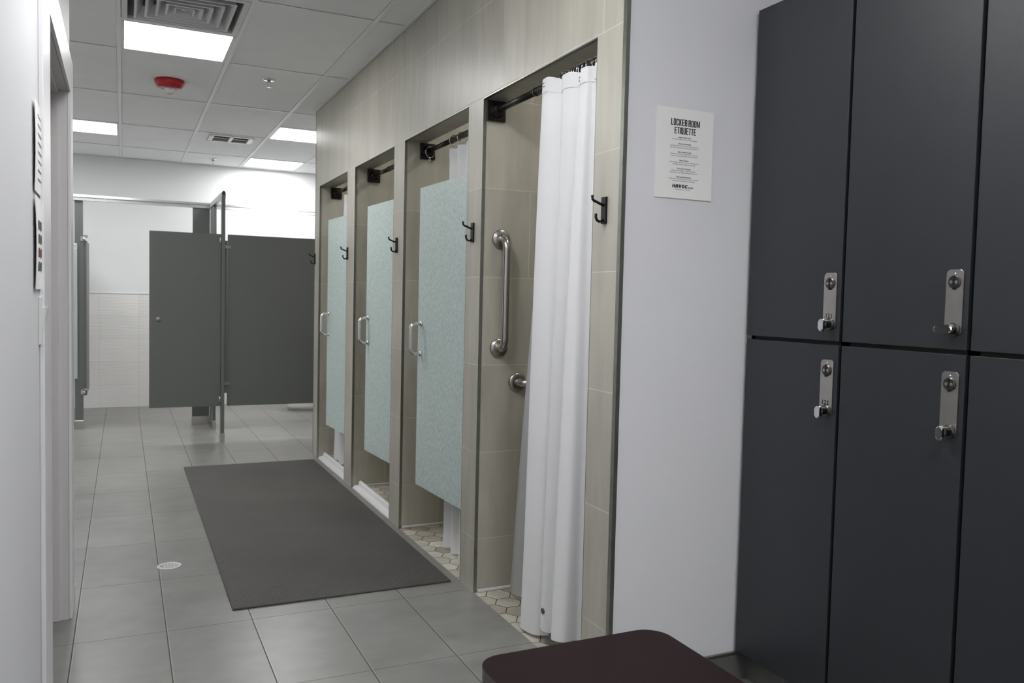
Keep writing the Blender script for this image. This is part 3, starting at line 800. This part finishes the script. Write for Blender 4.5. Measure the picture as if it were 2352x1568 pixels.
# bench
bx0, bx1, by1, by0, bz = .722, 1.222, 1.698, .20, .45
t = thing('locker_room_bench', 'dark maroon bench with a rounded top corner in front of the lockers', 'bench', ((bx0 + bx1) / 2, (by0 + by1) / 2, 0))
bm = BM(); prism(bm, [(x, y, bz - .038) for x, y in rrect(bx1 - bx0, by1 - by0, .062, 10)], (0, 0, .038), .0165, 6)
seat = obj('seat', bm, None, t, mats=[M['bench'], M['bench_edge']])
for p_ in seat.data.polygons: p_.use_smooth = abs(p_.normal.z) < .999
by_normal(seat, lambda n, c: 0 if abs(n.z) > .97 else 1)
for s in (-1, 1):
    bm = BM(); lathe(bm, (0, s * .5, 0), (0, 0, 1), [(.14, 0), (.14, .008), (.03, .012), (.03, bz - .05), (.12, bz - .046), (.12, bz - .038)], 28); obj('pedestal', bm, M['bench_leg'], t)

# ================================================================== LOCKERS
def locker(y1, y0, upper, label, number=None, lever='v', k=0):
    z0, z1 = (1.171, 2.222) if upper else (.108, 1.159)
    t = thing('locker', label, 'locker', (XL, (y0 + y1) / 2, z0), 0, 'charcoal lockers')
    hw = (y1 - y0) / 2; H = z1 - z0
    bm = BM()
    bz0, bz1 = (-.0055, H - .006) if upper else (0, H + .006)
    T_ = .016; X0, X1 = .022, .50; W_ = hw - .0005
    for q in ((X0, X1, -W_, -W_ + T_, bz0, bz1), (X0, X1, W_ - T_, W_, bz0, bz1), (X0, X1, -W_, W_, bz0, bz0 + T_), (X0, X1, -W_, W_, bz1 - T_, bz1), (X1 - .006, X1, -W_, W_, bz0, bz1)):
        box(bm, *q)
    obj('carcass', bm, M['locker_body'], t)
    bm = BM(); g = .0058; box(bm, 0, .018, -hw + (.001 if k == 0 else g) * 0 + g, hw - (.001 if k == 0 else g), 0, H, .0012, 2); d = obj('door', bm, M['locker'], t)
    yc, zp = -(hw - .0385 - g * 0) + .004, (1.369 if upper else 1.116) - z0
    ph, pw = .160, .047
    bm = BM(); prism(bm, [(-.0002, yc + a, zp - ph / 2 + b) for a, b in rrect(pw, ph, .011, 5)], (-.0035, 0, 0), .0008, 2)
    pl = obj('lock_plate', bm, M['plate'], t)
    bm = BM(); lathe(bm, (-.0036, yc, zp - .0105), (-1, 0, 0), [(.003, 0), (.003, .0012), (0, .0016)], 12); obj('screw', bm, M['chrome'], pl)
    zc_ = zp - .031
    bm = BM(); lathe(bm, (-.0036, yc, zc_), (-1, 0, 0), [(.0165, 0), (.0165, .003), (.014, .0045), (.007, .0045), (.0, .0045)], 28, False); obj('key_cylinder', bm, M['dark_chrome'], pl)
    bm = BM(); box(bm, -.0098, -.0036, yc - .0028, yc + .0028, zc_ - .019, zc_ + .016, .001, 1); obj('keyway', bm, M['hole'], pl)
    bm = BM()
    for s in (-1, 1): lathe(bm, (-.0076, yc + s * .007, zc_), (-1, 0, 0), [(.0, 0), (.0042, 0), (.0042, .0012), (0, .0012)], 14, False)
    obj('cylinder_face', bm, M['plate'], pl)
    zk = zp - ph + .012
    bm = BM(); lathe(bm, (-.0036, yc - .004, zk), (-1, 0, 0), [(.0165, 0), (.0165, .003), (.0125, .006), (.0115, .024), (.012, .026)], 24, False); kb = obj('knob_base', bm, M['dark_chrome'], pl)
    bm = BM()
    if lever == 'v': prism(bm, [(-.029, yc - .003 + a, zk - .004 + b) for a, b in rrect(.019, .036, .0085, 6)], (-.011, 0, 0), .003, 3)
    else: prism(bm, [(-.029, yc + .002 + a, zk + b) for a, b in rrect(.052, .017, .0078, 6)], (-.011, 0, 0), .003, 3)
    obj('thumb_lever', bm, M['chrome'], pl)
    if number:
        bm = text_mesh([(number, .0185, 1.0, .0003, 0, 0, 1.05, 0)])
        # text x -> -y, text y -> z, facing -x
        xform(bm, Matrix(((0, 0, -1, -.0040), (-1, 0, 0, yc + .001), (0, 1, 0, zk + .0165), (0, 0, 0, 1))))
        obj('number', bm, M['ink'], pl)
    return t
cols = [2.136, 1.742, 1.3445, .947]
desc = [('beside the white wall', '121', '122'), ('in the middle column, right of lock 121', None, None), ('in the last column, cut by the edge of the photo', None, None)]
LL = {(0, 1): ('tall charcoal upper locker against the white wall, its lock numbered 121', '121', 'v'), (0, 0): ('tall charcoal lower locker against the white wall, its lock numbered 122', '122', 'v'),
      (1, 1): ('charcoal upper locker next to locker 121 with its lock lever turned level', None, 'h'), (1, 0): ('charcoal lower locker next to locker 122 with an upright lock lever', None, 'v'),
      (2, 1): ('charcoal upper locker two doors along from locker 121', None, 'v'), (2, 0): ('charcoal lower locker two doors along from locker 122', None, 'v')}
for k in range(3):
    for up in (1, 0):
        lab, num, lv = LL[(k, up)]
        locker(cols[k], cols[k + 1], bool(up), lab, num, lv, k)
bm = BM(); box(bm, 1.922, 2.36, cols[3], YP - .012, 0, .105); w = struct('trim_plinth', bm, None, mats=[M['base_y'], M['base']]); by_normal(w, lambda n, c: 0 if abs(n.x) > .5 else 1)

# ================================================================== PAPERS
FL = Matrix(((1, 0, 0, 0), (0, 0, -1, -.0005), (0, 1, 0, 0), (0, 0, 0, 1)))
def sheet_y(x, z):
    u_, v_ = x / .2176, z / .2794
    return -.0018 - .005 * (max(0, -v_ - .2) * 2) ** 2 - .0015 * max(0, u_) * 2
def printed(bm):
    xform(bm, FL)
    for v in bm.verts: v.co.y += sheet_y(v.co.x, v.co.z)
    return bm
# etiquette notice on the white wall
t = thing('wall_notice', 'white printed locker room etiquette notice on the white wall', 'notice', (1.5955, YP, 1.7385))
bm = BM(); g = 10
rows = []
for i in range(g + 1):
    row = []
    for j in range(g + 1):
        u_, v_ = j / g - .5, i / g - .5
        row.append(bm.verts.new((u_ * .2176, sheet_y(u_ * .2176, v_ * .2794), v_ * .2794)))
    rows.append(row)
for i in range(g):
    for j in range(g):
        f = bm.faces.new((rows[i][j], rows[i][j + 1], rows[i + 1][j + 1], rows[i + 1][j])); f.smooth = True
for f in bm.faces: f.smooth = False
o = obj('paper_sheet', bm, M['paper'], t); thicken(o, .0005); o.modifiers[0].use_rim = True
ST = .30
def quad(bm, a, b, c, d):
    z = (len(bm.faces) % 9) * 1.5e-5
    bm.faces.new([bm.verts.new((q[0], q[1], z)) for q in (a, b, c, d)])
def rc(bm, x0, x1, y0, y1): quad(bm, (x0, y0), (x1, y0), (x1, y1), (x0, y1))
def loop(bm, x0, x1, y0, y1, sx, sy, ch, gap=None):
    """chamfered letter ring; gap = (y0, y1) left open on its right side"""
    o_ = [(x0 + ch, y0), (x1 - ch, y0), (x1, y0 + ch), (x1, y1 - ch), (x1 - ch, y1), (x0 + ch, y1), (x0, y1 - ch), (x0, y0 + ch)]
    ci = ch * .45
    i_ = [(x0 + sx + ci, y0 + sy), (x1 - sx - ci, y0 + sy), (x1 - sx, y0 + sy + ci), (x1 - sx, y1 - sy - ci), (x1 - sx - ci, y1 - sy), (x0 + sx + ci, y1 - sy), (x0 + sx, y1 - sy - ci), (x0 + sx, y0 + sy + ci)]
    for k in range(8):
        j = (k + 1) % 8
        if k == 2 and gap:
            quad(bm, o_[2], (x1, gap[0]), (x1 - sx, gap[0]), i_[2]); quad(bm, (x1, gap[1]), o_[3], i_[3], (x1 - sx, gap[1]))
        else: quad(bm, o_[k], o_[j], i_[j], i_[k])
def glyph(bm, ch, x, w, s, sy, c):
    """block letter in the box x..x+w, 0..1"""
    X = x + w
    if ch == 'L': rc(bm, x, x + s, 0, 1); rc(bm, x + s, X, 0, sy)
    elif ch == 'O': loop(bm, x, X, 0, 1, s, sy, c)
    elif ch == 'C': loop(bm, x, X, 0, 1, s, sy, c, (.34, .66))
    elif ch == 'E': rc(bm, x, x + s, 0, 1); rc(bm, x + s, X, 0, sy); rc(bm, x + s, X - w * .06, .5 - sy / 2, .5 + sy / 2); rc(bm, x + s, X, 1 - sy, 1)
    elif ch == 'R':
        rc(bm, x, x + s, 0, .44); loop(bm, x, X, .40, 1, s, sy, c); rc(bm, x, x + s, .40, 1); quad(bm, (X - s, 0), (X, 0), (X, .40), (X - s, .44))
    elif ch == 'K': rc(bm, x, x + s, 0, 1); quad(bm, (x + s, .42), (x + s, .66), (X - s * .9, 1), (X, 1)); quad(bm, (x + s * 1.1, .52), (x + s * 1.7, .66), (X, 0), (X - s, 0))
    elif ch == 'M': rc(bm, x, x + s, 0, 1); rc(bm, X - s, X, 0, 1); m = (x + X) / 2; quad(bm, (x + s * .6, 1), (x + s, 1), (m + s * .25, .1), (m - s * .25, .1)); quad(bm, (X - s, 1), (X - s * .6, 1), (m + s * .25, .1), (m - s * .25, .1))
    elif ch == 'T': rc(bm, (x + X) / 2 - s / 2, (x + X) / 2 + s / 2, 0, 1 - sy); rc(bm, x, X, 1 - sy, 1)
    elif ch == 'I': rc(bm, x, x + s, 0, 1)
    elif ch == 'Q': loop(bm, x, X, 0, 1, s, sy, c); quad(bm, (X - s * 1.3, .16), (X - s * .5, .2), (X + s * .2, -.09), (X - s * .6, -.09))
    elif ch == 'U': rc(bm, x, x + s, c, 1); rc(bm, X - s, X, c, 1); quad(bm, (x + c * w, 0), (X - c * w, 0), (X - s, sy), (x + s, sy)); quad(bm, (x, c), (x + c * w, 0), (x + s, sy), (x + s, c)); quad(bm, (X - c * w, 0), (X, c), (X - s, c), (X - s, sy))
    elif ch == 'H': rc(bm, x, x + s, 0, 1); rc(bm, X - s, X, 0, 1); rc(bm, x + s, X - s, .5 - sy / 2, .5 + sy / 2)
    elif ch == 'A':
        rc(bm, x, x + s, 0, 1 - c); rc(bm, X - s, X, 0, 1 - c); rc(bm, x + s, X - s, .30, .30 + sy); rc(bm, x + s, X - s, 1 - sy, 1); quad(bm, (x, 1 - c), (x + s, 1 - c), (x + s, 1), (x + s * .8, 1)); quad(bm, (X - s, 1 - c), (X, 1 - c), (X - s * .8, 1), (X - s, 1))
    elif ch == 'V': m = (x + X) / 2; quad(bm, (x, 1), (x + s, 1), (m + s * .5, 0), (m - s * .5, 0)); quad(bm, (X - s, 1), (X, 1), (m + s * .5, 0), (m - s * .5, 0))
def block_text(txt, width, height, cx, y0, s, sy, c, gap=.16, wid=None):
    wid = wid or {}
    bm = BM(); x = 0
    for ch in txt:
        w = wid.get(ch, 1.0)
        if ch != ' ': glyph(bm, ch, x, w, s, sy, c)
        x += w + gap
    tot = x - gap
    xform(bm, Matrix.Translation((cx - width / 2, y0, 0)) @ Matrix.Diagonal((width / tot, height, 1, 1)))
    return bm
def join(bm, b2):
    me = bpy.data.meshes.new('t'); b2.to_mesh(me); bm.from_mesh(me); b2.free(); bpy.data.meshes.remove(me); return bm
WD = {'I': .34, ' ': .18, 'M': 1.25, 'T': .92, 'L': .85}
bm = block_text('LOCKER ROOM', .110, .0205, .001, .0862, .36, .13, .16, .15, WD); join(bm, block_text('ETIQUETTE', .0815, .0205, .001, .0610, .36, .13, .16, .15, WD))
obj('heading_text', printed(bm), M['ink'], t)
body = [('Respect Others\u2019 Space', 1), ('Be mindful of personal space and belongings.', 0), None, ('Shower Considerately', 1), ('Limit your time in the showers to ensure everyone', 0), ('gets a turn, and please clean up any mess after use.', 0), None,
        ('Clean Up After Yourself', 1), ('Dispose of trash, hair, or used toiletries properly.', 0), ('Leave the locker room better than you found it.', 0), None, ('Keep It Hygienic', 1), ('Wear sandals in the showers and around wet areas.', 0),
        ('This helps maintain hygiene for everyone.', 0), None, ('Use Lockers for Storage', 1), ('Store your belongings in lockers or cubbies.', 0), ('Do not leave items lying around the locker room.', 0), None,
        ('Report Issues Immediately', 1), ('Notify staff of any spills, broken equipment, or other', 0), ('issues so we can address them promptly.', 0)]
y = .0485; lines = []; blines = []
for q in body:
    if q is None: y -= .0071; continue
    (blines if q[1] else lines).append((q[0], .0056, .94, .00016 if q[1] else 0, 0, y, 1, 0)); y -= .0062
bm = text_mesh(blines); b2 = text_mesh(lines); me = bpy.data.meshes.new('t'); b2.to_mesh(me); bm.from_mesh(me); b2.free(); obj('body_text', printed(bm), M['ink'], t)
bm = block_text('HAVOC', .0585, .0108, -.013, -.1065, .34, .26, .22, .13); xform(bm, Matrix(((1, .12, 0, .0125), (0, 1, 0, 0), (0, 0, 1, 0), (0, 0, 0, 1)))); obj('logo_text', printed(bm), M['ink'], t)
bm = block_text('MMA', .0185, .0058, .0273, -.1068, .26, .22, .2, .2); xform(bm, Matrix(((1, .25, 0, .0265), (0, 1, 0, 0), (0, 0, 1, 0), (0, 0, 0, 1)))); obj('logo_accent', printed(bm), M['ink_red'], t)
bm = text_mesh([('KICKBOXING / JIU JITSU', .0042, .93, .0001, -.003, -.1125, 1.35, .15)]); obj('tagline_text', printed(bm), M['ink_grey'], t)

# papers and switch on the wall beside the doorway
def wall_paper(y0, y1, z0, z1, label, curl, blocks):
    t = thing('wall_paper', label, 'notice', (XWL, (y0 + y1) / 2, (z0 + z1) / 2), 0, 'sheets on the doorway wall')
    w_, h_ = y1 - y0, z1 - z0; bm = BM(); g = 12; rows = []
    for i in range(g + 1):
        row = []
        for j in range(g + 1):
            u_, v_ = j / g, i / g
            row.append(bm.verts.new((.003 + curl * (.35 + .65 * (1 - u_)) * (.4 + .6 * sin(pi * v_)), (u_ - .5) * w_, (v_ - .5) * h_)))
        rows.append(row)
    for i in range(g):
        for j in range(g):
            f = bm.faces.new((rows[i][j], rows[i][j + 1], rows[i + 1][j + 1], rows[i + 1][j])); f.smooth = True
    o = obj('paper_sheet', bm, M['paper'], t); thicken(o, .0006)
    surf = lambda u_, v_: .0042 + curl * (.35 + .65 * (1 - u_)) * (.4 + .6 * sin(pi * v_))
    for nm, mt, lst in blocks:
        bm = BM()
        for u0, u1, v0, v1 in lst:
            vs = [bm.verts.new((surf(a, b), (a - .5) * w_, (b - .5) * h_)) for a, b in ((u0, v0), (u1, v0), (u1, v1), (u0, v1))]
            bm.faces.new(vs)
        obj(nm, bm, mt, t)
L1 = [(.25, .9, .15 + .1 * i, .165 + .1 * i) for i in range(8)]
wall_paper(2.21, 2.475, 1.497, 1.712, 'upper white sheet pinned on the wall just before the doorway', .004, [('line_print', M['ink_grey'], L1)])
GB = [(a, a + .16, b, b + .1) for a in (.22, .45, .68) for b in (.2, .35, .5, .65)]
wall_paper(2.215, 2.455, 1.268, 1.488, 'lower white sheet printed with dark and red blocks before the doorway', .0045, [('dark_print', M['ink_grey'], [q for i, q in enumerate(GB) if i not in (5, 10)]), ('red_print', M['ink_red'], [q for i, q in enumerate(GB) if i in (5, 10)])])
t = thing('light_switch', 'white switch plate on the wall below the pinned sheets', 'light switch', (XWL, 2.40, 1.19))
bm = BM(); box(bm, 0, .007, -.058, .058, -.06, .06, .002); obj('switch_plate', bm, M['plastic_white'], t)
for s in (-1, 1):
    bm = BM(); prism(bm, [(.006, s * .023 - .016, -.033), (.009, s * .023 - .016, -.033), (.016, s * .023 - .016, .033), (.006, s * .023 - .016, .033)], (0, .032, 0)); obj('rocker', bm, M['plastic_white'], t)

# ================================================================== TOILET STALLS
ZD0, ZD1, ZR0, ZR1 = .310, 1.768, 2.077, 2.128
YA = 8.45
def pilaster(parent, x0, x1, y0, y1):
    bm = BM(); box(bm, x0, x1, y0, y1, .02, ZR0 + .02, .0015, 1); p = obj('pilaster', bm, M['stall'], parent)
    bm = BM(); box(bm, x0 - .004, x1 + .004, y0 - .004, y1 + .004, 0, .08, .001, 1); obj('shoe', bm, M['steel'], p)
    return p
t = thing('toilet_stall', 'open grey toilet stall front with a long aluminium headrail along the back', 'toilet stall', (0, YA, 0))
for q in ((-.398, -.330), (-.62, -.408), (.598, .752)): pilaster(t, q[0], q[1], 0, .028)
bm = BM(); prism(bm, [(XFL, -.012, ZR0), (XFL, .040, ZR0), (XFL, .040, ZR1 - .012), (XFL, .030, ZR1), (XFL, -.004, ZR1), (XFL, -.012, ZR1 - .02), (XFL, -.006, ZR1 - .026)], (XR - XFL, 0, 0)); obj('headrail', bm, M['alu'], t)
bm = BM(); box(bm, -.3285, -.3025, .012, .64, ZD0, ZD1 - .048, .0015, 1); d = obj('door', bm, M['stall'], t)
for z in (ZD0 + .03, ZD1 - .035):
    bm = BM(); box(bm, -.350, -.330, -.006, -.0005, z - .022, z + .022, .002); cyl(bm, (-.322, .004, z - .016), (-.322, .004, z + .010), .009, 14); box(bm, -.327, -.290, .004, .03, z + .012, z + .034, .004); obj('hinge', bm, M['chrome'], d)
bm = BM(); box(bm, -.62, -.62 + .026, .028, YB - YA - .014, ZD0, ZD1); obj('side_panel', bm, M['stall'], t)

t = thing('accessible_stall', 'grey toilet stall with its door swung open beside the shower wall', 'toilet stall', (.764, 7.395, 0))
YQ = YA - 7.395
pilaster(t, -.014, .014, -.026, .05)
pilaster(t, -.010, .016, .72, YQ - .014)
bm = BM(); prism(bm, [(-.020, -.02, ZR0), (.020, -.02, ZR0), (.020, -.02, ZR1 - .012), (.010, -.02, ZR1), (-.010, -.02, ZR1), (-.020, -.02, ZR1 - .012), (-.017, -.02, ZR1 - .026)], (0, YQ + .006, 0)); h = obj('headrail', bm, M['alu'], t)
bm = BM(); prism(bm, [(-.013, 0, ZR0 + .020), (.013, 0, ZR0 + .020), (.013, 0, ZR1 - .012), (.004, 0, ZR1 + .003), (-.004, 0, ZR1 + .003), (-.013, 0, ZR1 - .012)], (0, .003, 0)); xform(bm, Matrix.Translation((0, -.0232, 0))); obj('end_cap', bm, M['rubber'], h)
# door hinged on the front post, opened towards the room
bm = BM(); box(bm, -.572, -.0155, .0, .026, ZD0, ZD1, .0015, 1); d = obj('door', bm, M['stall'], t)
for z in (ZD0 + .06, ZD1 - .05):
    bm = BM(); box(bm, -.030, -.004, -.010, -.001, z - .024, z + .024, .002); cyl(bm, (-.019, -.008, z - .022), (-.019, -.008, z + .022), .007, 14); obj('hinge', bm, M['chrome'], d)
bm = BM(); lathe(bm, (-.505, .0, 1.045), (0, -1, 0), [(.018, 0), (.018, .004), (.014, .007), (.006, .007), (.0, .005)], 24); lt = obj('latch', bm, M['steel'], d)
bm = BM(); box(bm, -.514, -.496, -.0085, -.006, 1.0435, 1.0465); obj('latch_slot', bm, M['hole'], d)
# fixed front panel and its wall clips
bm = BM(); box(bm, .038, XR - .764, -.006, .020, ZD0, ZD1, .0015, 1); pn = obj('panel', bm, M['stall'], t)
bm = BM(); box(bm, .0145, .036, .004, .014, .42, 1.715); obj('channel', bm, M['stall'], t)
for z in (.502, 1.662):
    bm = BM(); box(bm, .012, .062, -.012, -.005, z - .014, z + .014, .002); cyl(bm, (.052, -.012, z), (.052, -.016, z), .005, 12); obj('bracket', bm, M['clip'], pn)

o = obj('metal_panel', box(BM(), -.66, -.376, -.016, -.003, .463, 1.684, .0015, 1), M['sheet']); o.location = (0, YA, 0)
tag(o, 'pale metal sheet screwed onto the stall front beside the doorway wall', 'metal panel')
for z in (.50, .88, 1.32, 1.64):
    b2 = BM(); lathe(b2, (-.386, -.016, z), (0, -1, 0), [(.006, 0), (.006, .001), (.003, .003), (0, .003)], 12); obj('screw', b2, M['chrome'], o)

# toilet behind the fixed panel, only its foot shows
t = thing('toilet', 'white toilet behind the fixed grey panel, only its foot showing under it', 'toilet', (1.60, 9.30, 0))
def egg(z, x0, x1, hw, n=28):
    cx_ = (x0 + x1) / 2; rx = (x1 - x0) / 2
    return [(cx_ + rx * cos(2 * pi * i / n), hw * sin(2 * pi * i / n) * (1 - .18 * cos(2 * pi * i / n) * -1), z) for i in range(n)]
def loft(bm, loops):
    R_ = [[bm.verts.new(p) for p in lp] for lp in loops]
    for A, B in zip(R_, R_[1:]):
        for j in range(len(A)):
            f = bm.faces.new((A[j], A[(j + 1) % len(A)], B[(j + 1) % len(A)], B[j])); f.smooth = True
    bm.faces.new(R_[0]); bm.faces.new(R_[-1]); return bm
bm = loft(BM(), [egg(0, .05, .62, .13), egg(.05, .04, .62, .125), egg(.16, .10, .58, .11), egg(.28, .02, .58, .16), egg(.37, -.06, .58, .185), egg(.395, -.06, .58, .185)]); obj('bowl', bm, M['porcelain'], t)
bm = loft(BM(), [egg(.396, -.07, .44, .19), egg(.418, -.07, .44, .19), egg(.424, -.05, .42, .17)]); obj('seat', bm, M['plastic_white'], t)
bm = BM(); box(bm, .55, .75, -.22, .22, .38, .76, .02, 3); tk = obj('tank', bm, M['porcelain'], t)
bm = BM(); box(bm, .54, .76, -.23, .23, .762, .795, .01, 3); obj('tank_lid', bm, M['porcelain'], t)
bm = BM(); tube(bm, [(.548, -.16, .70), (.535, -.16, .70), (.53, -.10, .695)], .006, 10); obj('flush_lever', bm, M['chrome'], tk)

# ================================================================== CAMERA, WORLD, VIEW
cam = bpy.data.cameras.new('camera'); co = bpy.data.objects.new('camera', cam); COL.objects.link(co)
r_ = Vector((0.9048478304158778, -0.4251043871300979, 0.023166006009299314))
u_ = Vector((0.0002834444404557039, 0.05501564974925352, 0.9984854520432017))
f_ = Vector((0.4257350390218407, 0.903470828707497, -0.049901284789677224))
co.matrix_world = Matrix(((r_.x, u_.x, -f_.x, 0), (r_.y, u_.y, -f_.y, 0), (r_.z, u_.z, -f_.z, 1.2679326722065078), (0, 0, 0, 1)))
cam.sensor_fit = 'HORIZONTAL'; cam.sensor_width = 36; cam.lens = 1897.166309348776 / 2352 * 36
cam.clip_start = .02; cam.clip_end = 60
cam.dof.use_dof = True; cam.dof.focus_distance = 3.0; cam.dof.aperture_fstop = 6.3
S.camera = co
wd = bpy.data.worlds.new('world'); S.world = wd; wd.use_nodes = True
wd.node_tree.nodes['Background'].inputs[0].default_value = (.8, .85, .9, 1); wd.node_tree.nodes['Background'].inputs[1].default_value = .05
S.view_settings.view_transform = 'Standard'; S.view_settings.look = 'None'; S.view_settings.gamma = 1; S.view_settings.exposure = 0.0
S.cycles.use_denoising = True
S.cycles.max_bounces = 10; S.cycles.diffuse_bounces = 6; S.cycles.transmission_bounces = 8; S.cycles.caustics_reflective = False; S.cycles.caustics_refractive = False
